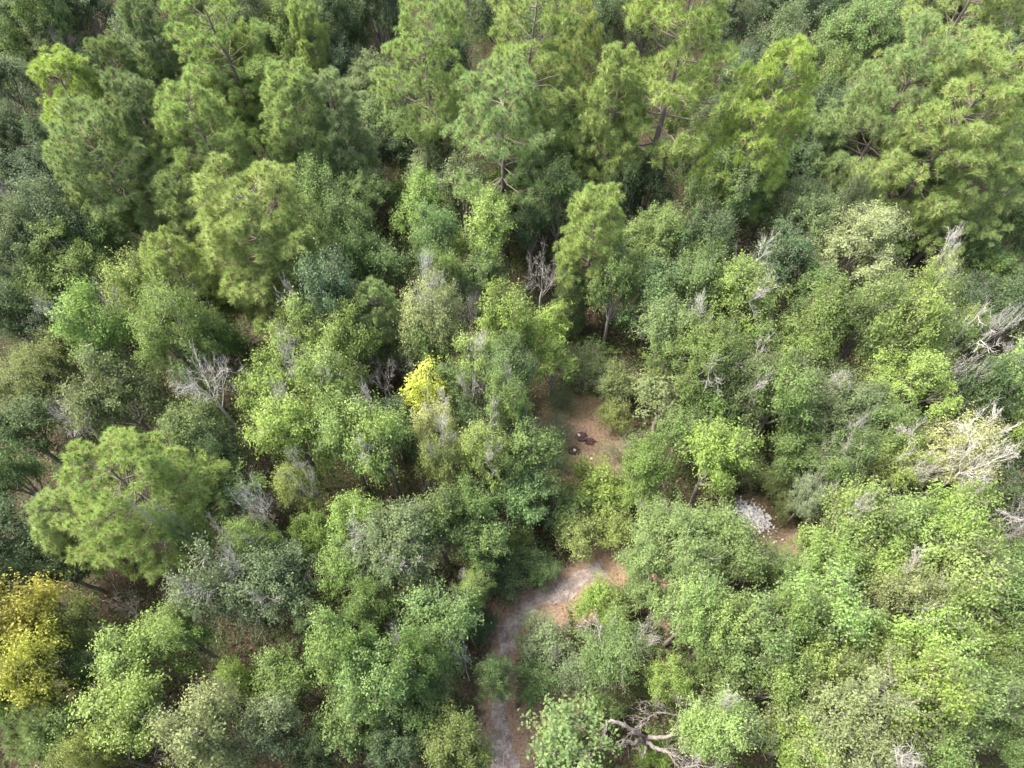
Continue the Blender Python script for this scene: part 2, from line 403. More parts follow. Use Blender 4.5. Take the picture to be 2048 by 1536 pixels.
V = np.stack([Lf, cen, Rt], 1).reshape(-1, 3); V[:, 2] = 0.004
k = np.arange(len(cen) - 1)[:, None] * 3
mb = MB(); mb.add(V, np.concatenate([k + np.array([[0, 1, 4, 3]]), k + np.array([[1, 2, 5, 4]])]))
m, t, o = mat('sand'); tc = N(t, 'TexCoord'); g = tc.outputs['Object']
n2 = noi(t, 6, 7, 0.78, g)
c = mixc(t, ramp(t, noi(t, 1.1, 6, 0.7, g), [(0.42, (0, 0, 0)), (0.60, (1, 1, 1))]), ramp(t, n2, [(0.28, (0.075, 0.056, 0.046)), (0.5, (0.165, 0.13, 0.112)), (0.75, (0.31, 0.27, 0.245))]), ramp(t, n2, [(0.3, (0.20, 0.165, 0.145)), (0.5, (0.32, 0.28, 0.255)), (0.7, (0.48, 0.44, 0.41))]))
p = N(t, 'BsdfPrincipled'); L(t, c, p.inputs['Base Color']); p.inputs['Roughness'].default_value = 0.95
b = N(t, 'Bump'); b.inputs['Distance'].default_value = 0.04; L(t, n2, b.inputs['Height']); L(t, b.outputs[0], p.inputs['Normal']); L(t, p.outputs[0], o.inputs[0])
tag(put('path', mb.mesh('path', m)), 'pale sandy footpath winding through the clearing', 'path', kind='structure')

# ------------------------------------------------------------------ ground cover nobody could count
def scatter(n, x0, x1, y0, y1, fn):
    x = RNG.uniform(x0, x1, n); y = RNG.uniform(y0, y1, n); k_ = RNG.random(n) < fn(x, y); return x[k_], y[k_]
def field(x, y, s_, off):
    gx = np.linspace(-60, 60, 121); gy = np.linspace(-10, 85, 96)
    G = np.array([[noise.noise((a1 * s_, b1 * s_, off)) for a1 in gx] for b1 in gy])
    fx = np.clip((x + 60), 0, 119.99); fy = np.clip((y + 10), 0, 94.99); ix = fx.astype(int); iy = fy.astype(int); u = fx - ix; v = fy - iy
    return G[iy, ix] * (1 - u) * (1 - v) + G[iy, ix + 1] * u * (1 - v) + G[iy + 1, ix] * (1 - u) * v + G[iy + 1, ix + 1] * u * v
# undergrowth: a brush of saplings and low bushes, knee to head high
def in_view(x, y): return np.abs(x) < 27 + 0.58 * np.maximum(y, 0) + 2
def gf(x, y, s_, off):
    gx = np.linspace(-84, 84, 337); gy = np.linspace(-14, 100, 229)
    G = np.array([[noise.noise((a1 * s_, b1 * s_, off)) for a1 in gx] for b1 in gy])
    fx = np.clip((x + 84) * 2, 0, 335.99); fy = np.clip((y + 14) * 2, 0, 227.99); ix = fx.astype(int); iy = fy.astype(int); u = fx - ix; v = fy - iy
    return G[iy, ix] * (1 - u) * (1 - v) + G[iy, ix + 1] * u * (1 - v) + G[iy + 1, ix] * (1 - u) * v + G[iy + 1, ix + 1] * u * v
x = RNG.uniform(-80, 80, 1500000); y = RNG.uniform(-9, 92, 1500000)
k_ = in_view(x, y); x = x[k_]; y = y[k_]
big = gf(x, y, 0.16, 3.3); med = gf(x, y, 0.55, 8.1); fine = gf(x, y, 1.3, 2.2)
top = np.clip(0.55 + 1.9 * big + 1.5 * med + 0.8 * fine + np.clip(y / 60, 0, 0.8), 0.0, 2.6) * np.clip(1.25 - 1.6 * bareness(x, y), 0, 1) * np.clip(y / 45 + 0.45, 0.4, 1.7)
top = np.where(bareness(x, y) < 0.25, np.maximum(top, 0.32 + 0.1 * fine), top); k_ = (top > 0.22) & (RNG.random(len(x)) < np.clip(0.55 + 0.4 * top, 0, 1)); x, y, top, fine = x[k_], y[k_], top[k_], fine[k_]
z = top * (1 - 0.45 * RNG.random(len(x)) ** 2.5) + RNG.normal(0, 0.10, len(x)); z = np.maximum(z, 0.04)
fol = MB(); leaves(fol, np.column_stack([x, y, z]), RNG.normal(0, 0.45, (len(x), 3)) + np.array([0, 0, 1.0]), 0.155 * RNG.uniform(0.6, 1.4, len(x)), RNG, tints(RNG, len(x), 0.3, np.clip(fine, 0, 1) * 0.3))
ob = put('undergrowth', fol.mesh('undergrowth', M_LEAF)); ob.color = (0.050, 0.096, 0.028, 0.35)
tag(ob, 'low green undergrowth covering the forest floor between the trees', 'undergrowth', kind='stuff')
# grass: thin blades round the path and in the clearing
x, y = scatter(380000, -12, 24, -8, 32, lambda x, y: np.clip(field(x, y, 0.6, 5.5) * 2.4 + 0.42, 0.02, 1) * np.clip(path_dist(x, y) / 0.9 - 0.45, 0, 1) * np.clip(0.25 + bareness(x, y), 0, 1))
n = len(x); ba = np.column_stack([x, y, np.zeros(n)]); dr = RNG.normal(0, 0.55, (n, 3)); dr[:, 2] = 1; dr = unit(dr) * RNG.uniform(0.10, 0.38, n)[:, None]
s_ = unit(np.cross(dr, RNG.normal(0, 1, (n, 3)))) * 0.010
mb = MB(); T = tints(RNG, n, 0.6, 0.15); mb.add(np.stack([ba - s_, ba + s_, ba + dr], 1), np.arange(n * 3).reshape(n, 3), np.repeat(T, 3, axis=0))
ob = put('grass', mb.mesh('grass', M_NEEDLE)); ob.color = (0.13, 0.17, 0.055, 0.8)
tag(ob, 'thin tufts of grass growing beside the sandy path and in the clearing', 'grass', kind='stuff')
# litter: fallen leaves and twigs
x, y = scatter(200000, -40, 40, -8, 62, lambda x, y: (0.35 + 0.5 * bareness(x, y)) * np.clip(path_dist(x, y) / 1.4, 0.22, 1))
n = len(x); mb = MB(); T = tints(RNG, n)
leaves(mb, np.column_stack([x, y, RNG.uniform(0.012, 0.05, n)]), RNG.normal(0, 0.3, (n, 3)) + np.array([0, 0, 1.0]), 0.10 * RNG.uniform(0.5, 1.5, n), RNG, T)
m, t, o = mat('dead_leaf'); a_ = N(t, 'Attribute', attribute_name='tint'); sp = N(t, 'SeparateColor'); L(t, a_.outputs['Color'], sp.inputs[0])
c = ramp(t, sp.outputs[2], [(0.0, (0.05, 0.028, 0.02)), (0.5, (0.14, 0.085, 0.06)), (1.0, (0.33, 0.25, 0.20))])
p = N(t, 'BsdfPrincipled'); L(t, c, p.inputs['Base Color']); p.inputs['Roughness'].default_value = 0.8; L(t, p.outputs[0], o.inputs[0])
tag(put('leaf_litter', mb.mesh('leaf_litter', m)), 'scattered brown fallen leaves lying on the forest floor', 'leaf litter', kind='stuff')
mb = MB(); n = 2600; x, y = scatter(n, -40, 40, -8, 62, lambda x, y: 1 + 0 * x); n = len(x); a = RNG.uniform(0, 6.28, n); l = RNG.uniform(0.3, 1.6, n)
A = np.column_stack([x, y, RNG.uniform(0.02, 0.15, n)]); B = A + np.column_stack([np.cos(a) * l, np.sin(a) * l, RNG.uniform(-0.02, 0.25, n)])
prisms(mb, A, B, 0.018, 0.007)
tag(put('fallen_twigs', mb.mesh('fallen_twigs', M_DEAD)), 'grey fallen twigs strewn over the forest floor', 'twigs', kind='stuff')

# white rubble heap
c0, mpp = at(1502, 1037); mb = MB()
n = 1500
ico = np.array([[1, 0, 0], [-1, 0, 0], [0, 1, 0], [0, -1, 0], [0, 0, 1], [0, 0, -1]], float); icf = np.array([[0, 2, 4], [2, 1, 4], [1, 3, 4], [3, 0, 4], [2, 0, 5], [1, 2, 5], [3, 1, 5], [0, 3, 5]])
for _ in range(n):
    a = RNG.uniform(0, 6.28); r_ = abs(RNG.normal(0, 0.42)); u, v = math.cos(a) * r_, math.sin(a) * r_
    px_, py_ = 1500 + u * 52 + v * 22, 1036 + u * 34 - v * 26
    q = at(px_, py_)[0]; hz = 0.55 * max(0, 1 - r_ / 1.0)
    s_ = RNG.uniform(0.04, 0.12) * RNG.uniform(0.6, 1.2, 3)
    rot = np.linalg.qr(RNG.normal(0, 1, (3, 3)))[0]
    mb.add((ico * s_ * RNG.uniform(0.7, 1.3, (6, 1))) @ rot + np.array([q.x, q.y, 0.03 + hz * RNG.random() ** 0.3]), icf, np.tile([[RNG.random(), 0, RNG.random(), 1]], (6, 1)))
m, t, o = mat('white_stone'); a_ = N(t, 'Attribute', attribute_name='tint'); sp = N(t, 'SeparateColor'); L(t, a_.outputs['Color'], sp.inputs[0])
c = ramp(t, sp.outputs[0], [(0.0, (0.22, 0.215, 0.21)), (0.3, (0.66, 0.65, 0.64)), (1.0, (0.85, 0.85, 0.84))])
p = N(t, 'BsdfPrincipled'); L(t, c, p.inputs['Base Color']); p.inputs['Roughness'].default_value = 0.8; L(t, p.outputs[0], o.inputs[0]); M_STONE = m
tag(put('rubble_heap', mb.mesh('rubble_heap', m)), 'low heap of broken white stones on the forest floor', 'rubble', kind='stuff')

# dark lumps of charred wood and small white stones in the clearing
def lump(seed, rx, ry, rz, material):
    rng = np.random.default_rng(seed); mb = MB(); nu, nv = 22, 12
    V = []
    for v_ in range(nv):
        for u_ in range(nu):
            th, ph = u_ / nu * 6.2832, v_ / (nv - 1) * 1.5708
            d = np.array([math.cos(th) * math.cos(ph), math.sin(th) * math.cos(ph), math.sin(ph)])
            k_ = 1 + 0.38 * noise.noise(Vector(d * 1.9 + seed)) + 0.24 * noise.noise(Vector(d * 5.5 + seed)) + 0.1 * noise.noise(Vector(d * 14 + seed))
            V.append(d * k_ * [rx, ry, rz] + [0, 0, -0.02])
    mb.add(np.array(V), [(v_ * nu + u_, v_ * nu + (u_ + 1) % nu, (v_ + 1) * nu + (u_ + 1) % nu, (v_ + 1) * nu + u_) for v_ in range(nv - 1) for u_ in range(nu)])
    for q in range(9):
        a = rng.uniform(0, 6.28); l = rng.uniform(0.5, 1.15)
        tube(mb, [[0, 0, rz * 0.5], [math.cos(a) * rx * l * .6, math.sin(a) * ry * l * .6, rz * rng.uniform(0.4, 0.9)], [math.cos(a) * rx * l * 1.2, math.sin(a) * ry * l * 1.2, 0.04]], [0.09, 0.07, 0.03], 6)
    return mb.mesh('lump', material)
for sd_, px_, py_, rx, ry, rz, lab in ((3, 1164, 874, 0.50, 0.46, 0.32, 'dark reddish charred lump with a white speck, in the upper clearing'), (4, 1149, 903, 0.46, 0.36, 0.26, 'purplish black charred lump half under the feathery shrub'),
                                       (5, 1163, 934, 0.40, 0.50, 0.26, 'ragged dark brown charred lump lowest in the clearing'), (6, 1180, 884, 0.42, 0.34, 0.14, 'flat grey black ash lump beside the reddish one')):
    tag(put('charred_stump', lump(sd_, rx * .85, ry * .85, rz * .75, M_CHAR), loc=at(px_, py_)[0]), lab, 'charred stump', 'charred lumps in the clearing')
for sd_, px_, py_, h_, lab in ((11, 1158, 871, 0.2, 'small white stone lying on the reddish charred lump'), (12, 1149, 901, 0.17, 'small white stone on the purplish black lump'), (13, 1183, 918, 0.0, 'small white stone alone on the bare tan ground')):
    mb = MB(); rng = np.random.default_rng(sd_); th = rng.uniform(0, 6.28, 30); z = rng.uniform(-1, 1, 30)
    nu, nv = 9, 6
    V = [np.array([math.cos(u_ / nu * 6.2832) * math.sin(v_ / (nv - 1) * 3.1416), math.sin(u_ / nu * 6.2832) * math.sin(v_ / (nv - 1) * 3.1416), math.cos(v_ / (nv - 1) * 3.1416)]) * 0.10 * rng.uniform(0.8, 1.15) for v_ in range(nv) for u_ in range(nu)]
    mb.add(np.array(V) * [1, 1, 0.7] + [0, 0, 0.06], [(v_ * nu + u_, v_ * nu + (u_ + 1) % nu, (v_ + 1) * nu + (u_ + 1) % nu, (v_ + 1) * nu + u_) for v_ in range(nv - 1) for u_ in range(nu)])
    tag(put('white_stone', mb.mesh('white_stone', M_STONE), loc=at(px_, py_, h_)[0]), lab, 'stone', 'white stones in the clearing')

# ------------------------------------------------------------------ prototypes
SPR = [make_spray(s_, 3.2, 7.5, M_DEAD, 2 + s_ % 2, 3) for s_ in range(3)]
SPRW = [make_spray(10 + s_, 3.2, 7.5, M_WHITE, 4, 3) for s_ in range(2)]
PROTO = {'O': [], 'A': [], 'B': [], 'S': []}
def addp(key, seed, Rc, H, **kw):
    w_, f_ = make_broadleaf(seed, Rc, H, **kw); PROTO[key].append(extent([f_]) + (w_, f_))
for s_ in range(3): addp('O', 10 + s_, 1.9, 5.5, nl=8, per=29, nleaf=66, lsize=0.115)
for s_ in range(6): addp('O', 20 + s_, 2.8, 7.5, nl=12, per=34, nleaf=82, lsize=0.118)
for s_ in range(4): addp('O', 30 + s_, 4.1, 8.5, nl=17, per=42, nleaf=93, lsize=0.122, lobe=(0.27, 0.42))
for s_ in range(2): addp('A', 40 + s_, 2.0, 6.0, nl=9, per=22, nleaf=49, lsize=0.118, spray=0.75, lobe=(0.36, 0.6))
for s_ in range(3): addp('A', 45 + s_, 3.2, 7.5, nl=13, per=31, nleaf=63, lsize=0.122, spray=0.85, lobe=(0.30, 0.5))
for s_ in range(2): addp('B', 50 + s_, 2.6, 7.0, nl=8, lobe=(0.22, 0.42), per=18, nleaf=33, lsize=0.20, spread=0.20, up=0.9)
for s_ in range(3): addp('S', 60 + s_, 1.5, 2.6, nl=8, per=23, nleaf=49, lsize=0.118, low=0.0)
def addpine(key, seed, Rc, H, **kw):
    w_, f_ = make_pine(seed, Rc, H, **kw); PINE.setdefault(key, []).append(extent([f_]) + (w_, f_))
PINE = {}
for s_ in range(3): addpine('N', s_, 2.3, 14, cb=0.30, whorls=14, nb=5, dens=1.0, shape=0.5)
for s_ in range(4): addpine('W', 10 + s_, 3.6, 14, cb=0.30, whorls=13, nb=6, dens=1.0, shape=0.5)
for s_ in range(4): addpine('T', 20 + s_, 3.2, 16, cb=0.40, whorls=11, nb=5, dens=0.85, shape=0.5, irregular=0.32, nn=78, bend=1.0)
for s_ in range(2): addpine('Y', 40 + s_, 1.5, 6, cb=0.12, whorls=8, nb=5, dens=1.0, shape=0.7)
DEAD = []
for s_ in range(3): w_, l_ = make_dead(s_, 2.6, 8.0, 6, 3, 5); DEAD.append(extent(l_) + (w_, l_))
w_, l_ = make_dead(7, 2.6, 8.0, 6, 3, 5, 0.8, M_WHITE); DEAD.append(extent(l_) + (w_, l_))
WISP = [(2.2, 2.2) + make_wisp(s_, 2.2, 2.2) for s_ in range(2)]

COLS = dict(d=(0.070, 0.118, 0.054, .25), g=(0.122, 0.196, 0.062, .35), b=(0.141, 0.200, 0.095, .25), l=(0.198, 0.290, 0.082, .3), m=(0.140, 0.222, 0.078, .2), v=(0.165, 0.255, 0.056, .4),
            o=(0.127, 0.165, 0.056, .4), k=(0.220, 0.280, 0.084, .45), y=(0.395, 0.400, 0.085, .6), e=(0.345, 0.40, 0.200, .35), c=(0.440, 0.520, 0.100, .3), r=(0.215, 0.268, 0.134, .25))
CW = dict(e='pale cream-green', d='dark green', g='mid green', b='grey-green', l='light yellowish green', m='bluish green', v='vivid green', o='olive green', k='yellow-green', y='golden yellow', c='bright lime', r='pale greyish')
PCOL = dict(n=(0.228, 0.335, 0.108, .75), p=(0.196, 0.295, 0.143, .6), h=(0.244, 0.375, 0.079, .75), x=(0.132, 0.205, 0.090, .5), w=(0.275, 0.330, 0.115, .9))
PW = dict(n='yellow-green', p='soft green', h='bright yellow-green', x='dark green', w='straw-tipped')
rnd = random.Random(5)
seen = {}
def place(ob, wpos, rz, sx, sz, tiltx=0, tilty=0):
    ob.location = wpos; ob.rotation_euler = (R(tiltx), R(tilty), rz) if (tiltx or tilty) else (0, 0, rz); ob.scale = (sx, sx, sz)
def jit(c, s_=0.16):
    k_ = 1 + rnd.uniform(-s_, s_); return (c[0] * k_ * (1 + rnd.uniform(-.09, .06)), c[1] * k_, c[2] * k_ * (1 + rnd.uniform(-.15, .15)), c[3])
def nice(parts):
    s_ = ' '.join(q.strip() for q in parts if q.strip())
    if len(s_.split()) > 16: s_ = ' '.join(q.strip() for q in parts[1:])
    if len(s_.split()) > 16: s_ = s_.replace(' leafy tree', ' tree')
    if len(s_.split()) > 16: print('LONG', s_)
    return s_
def tree(kind, px, py, rp, H, col, tw, lab):
    if kind in 'OA': H *= 1.12 * rnd.uniform(0.80, 1.22)
    hc = 0.62 * H
    if kind == 'S': hc = 0.5 * H
    pos, mpp = at(px, py, hc); Rw = rp * mpp * (0.92 if kind == 'D' else 0.99); pos.z = 0
    if kind in 'OABS':
        opts = sorted(PROTO[kind], key=lambda q: abs(math.log(q[0] / Rw)))
        near = [q for q in PROTO[kind] if abs(math.log(q[0] / opts[0][0])) < 0.15]
        Rc, Ht, wm, fm = rnd.choice(near)
        nm = 'shrub' if kind == 'S' else 'broadleaf_tree'; cw = CW[col]; cat = 'shrub' if kind == 'S' else 'tree'
        e = put(nm, None); place(e, pos, rnd.uniform(0, 6.28), Rw / Rc, H / Ht)
        put('stem' if kind == 'S' else 'trunk', wm, e); f_ = put('crown', fm, e); f_.color = jit(COLS[col])
        if tw:
            if tw == 2: sm = rnd.choice(SPRW); 
            else: sm = rnd.choice(SPR)
            s_ = put('dead_branch', sm, e); s_.scale = (Rc / 3.2, Rc / 3.2, Ht / 7.5)
            s_['label'] = 'leafless whitish branches' if tw == 2 else 'leafless grey branches'
        noun = 'leafy shrub' if kind == 'S' else {'O': 'leafy tree', 'A': 'airy leafy tree', 'B': 'large-leaved tree'}[kind]
        size = 'small ' if Rw < 1.7 and kind != 'S' else ('broad ' if Rw > 3.6 else '')
        tag(e, nice((size, cw, noun, lab)), cat, 'shrubs round the clearing' if kind == 'S' else 'broadleaf trees of the wood')
    elif kind == 'W':
        Rc, Ht, wm, fm = rnd.choice(WISP); e = put('shrub', None); place(e, pos, rnd.uniform(0, 6.28), Rw / Rc, H / Ht)
        put('stem', wm, e); f_ = put('foliage', fm, e); f_.color = jit(COLS[col]); tag(e, 'feathery ' + CW[col] + ' shrub ' + lab, 'shrub', 'shrubs round the clearing')
    elif kind == 'D':
        Rc, Ht, wm, lm = DEAD[3] if tw == 2 else DEAD[rnd.randrange(3)]
        e = put('dead_tree', None); place(e, pos, rnd.uniform(0, 6.28), Rw / Rc, H / Ht)
        put('trunk', wm, e)
        for q in lm: put('branch', q, e)
        tag(e, ('bleached white' if tw == 2 else 'bare grey') + ' dead tree ' + lab, 'dead tree', 'dead trees of the wood')
    return e
def pine(kind, px, py, rp, H, col, lean, lab):
    pos, mpp = at(px, py, H); _, m2 = at(px, py, H * 0.7); Rw = rp * m2 * (0.92 if kind == 'T' else 1.0)
    Rc, Ht, wm, fm = rnd.choice(PINE[kind])
    e = put('pine_tree', None)
    lx, ly = (float(q) for q in lean.split(',')) if ',' in lean else (0, 0)      # the top leans by this many metres
    pos.x -= lx; pos.y -= ly; pos.z = 0
    e.location = pos; rz = rnd.uniform(0, 6.28)
    q = Vector((lx, ly, H)).to_track_quat('Z', 'Y'); 
    from mathutils import Quaternion
    e.rotation_mode = 'QUATERNION'; e.rotation_quaternion = q @ Quaternion((0, 0, 1), rz); e.scale = (Rw / Rc, Rw / Rc, H / Ht)
    put('trunk', wm, e); f_ = put('crown', fm, e); f_.color = jit(PCOL[col], 0.06)
    tag(e, nice(('', PW[col] + ' pine ' + lab)), 'pine tree', 'pine trees of the wood')

# ------------------------------------------------------------------ the trees: kind, pixel x, y, radius px, height m, colour, dead twigs (0-2) or lean, where it stands
PINES = """
N|95|112|72|14|h|0|with vivid tips, leftmost of the rear left pines
N|235|150|62|14|x|0,1|with shaded crown right of the vivid-tipped left pine
W|145|225|98|14|p|0|broad and full, below the vivid-tipped pine near the left edge
N|200|75|52|14|x|0|rounded, behind the vivid-tipped left pine, near the grey dead twigs
W|365|168|92|14|n|0|with a pointed rounded top, between the two left pine clusters
N|560|128|68|14|n|0|dense, right of the pointed-top pine, left of the silvery one
N|655|150|58|13|p|0|thin and silvery, right of the dense upper left pine
W|480|342|128|15|n|0|biggest and fullest of the left half, bulging forward
W|320|470|72|12|n|0|wide low crown at the left foot of the biggest left pine
N|560|440|66|12|n|0|tucked against the right flank of the biggest left pine
T|385|-40|105|17|n|-1,0|with a dark slanting trunk showing, cut by the top edge at left
N|425|92|62|12|n|0|rounded, just below the slanting trunk of the top left pine
T|820|-50|105|18|n|-0.6,0|with a long dark trunk dropping beneath it, top edge left of centre
T|1045|-40|125|18|n|0|wide-armed, at the top edge in the middle, with grey curved limbs below
T|1010|135|112|16|p|0|with a see-through crown and grey forked limbs, upright in the upper middle
T|1165|-10|62|15|w|0|slim and sparse with a thin pale trunk, top edge near the middle
N|1245|100|66|16|n|0|narrow and tall, left neighbour of the giant one
N|1197|375|64|13|n|0|narrow, lit, hanging in front of the narrow tall pine
Y|1145|545|42|7|x|0|small and bushy, at the foot of the narrow pines
T|1385|-60|150|21|n|0.8,0|giant with a stout grey trunk, towering at the top right of centre
N|1595|88|74|18|h|2,0|vivid, leaning right, standing alone right of the giant one
Y|1160|135|28|9|w|0|little and rusty-tipped between the see-through pine and the narrow tall pine
W|1880|55|96|17|p|1.2,0|flat-spreading with a crooked dark trunk, near the top right corner
W|2030|85|120|18|n|1.5,0|large and dense, filling the upper right edge
T|1985|-90|120|18|n|0|behind all others in the top right corner
T|2035|265|88|14|n|1.2,0|with dark bare twigs at its left, right edge upper part
N|738|572|50|10|p|0|blue-tinted and slender, leaning over the dark gap left of the centre
W|190|915|128|13|n|0|broad and soft, alone in the lower left quarter
N|90|1010|70|9|n|0|low lobe-like, at the left side of the broad lower left pine
Y|790|362|20|5|n|0|tiny young, in the dark hollow left of the see-through pine
N|345|345|62|11|x|0|shaded, under the pointed-top pine at the left
Y|40|1440|85|7|x|0|low, blurred and dark at the left edge near the bottom
N|262|-20|48|13|x|0|dim, top edge between the left corner and the slanting trunk
Y|1500|128|34|12|n|0|small, peeking between the giant pine and the leaning vivid pine
N|480|55|50|13|n|0|pressed behind the slanting trunk of the top left pine, on its right
N|600|-10|40|12|n|0|pale and small on the top edge, left of the long dark trunk
"""
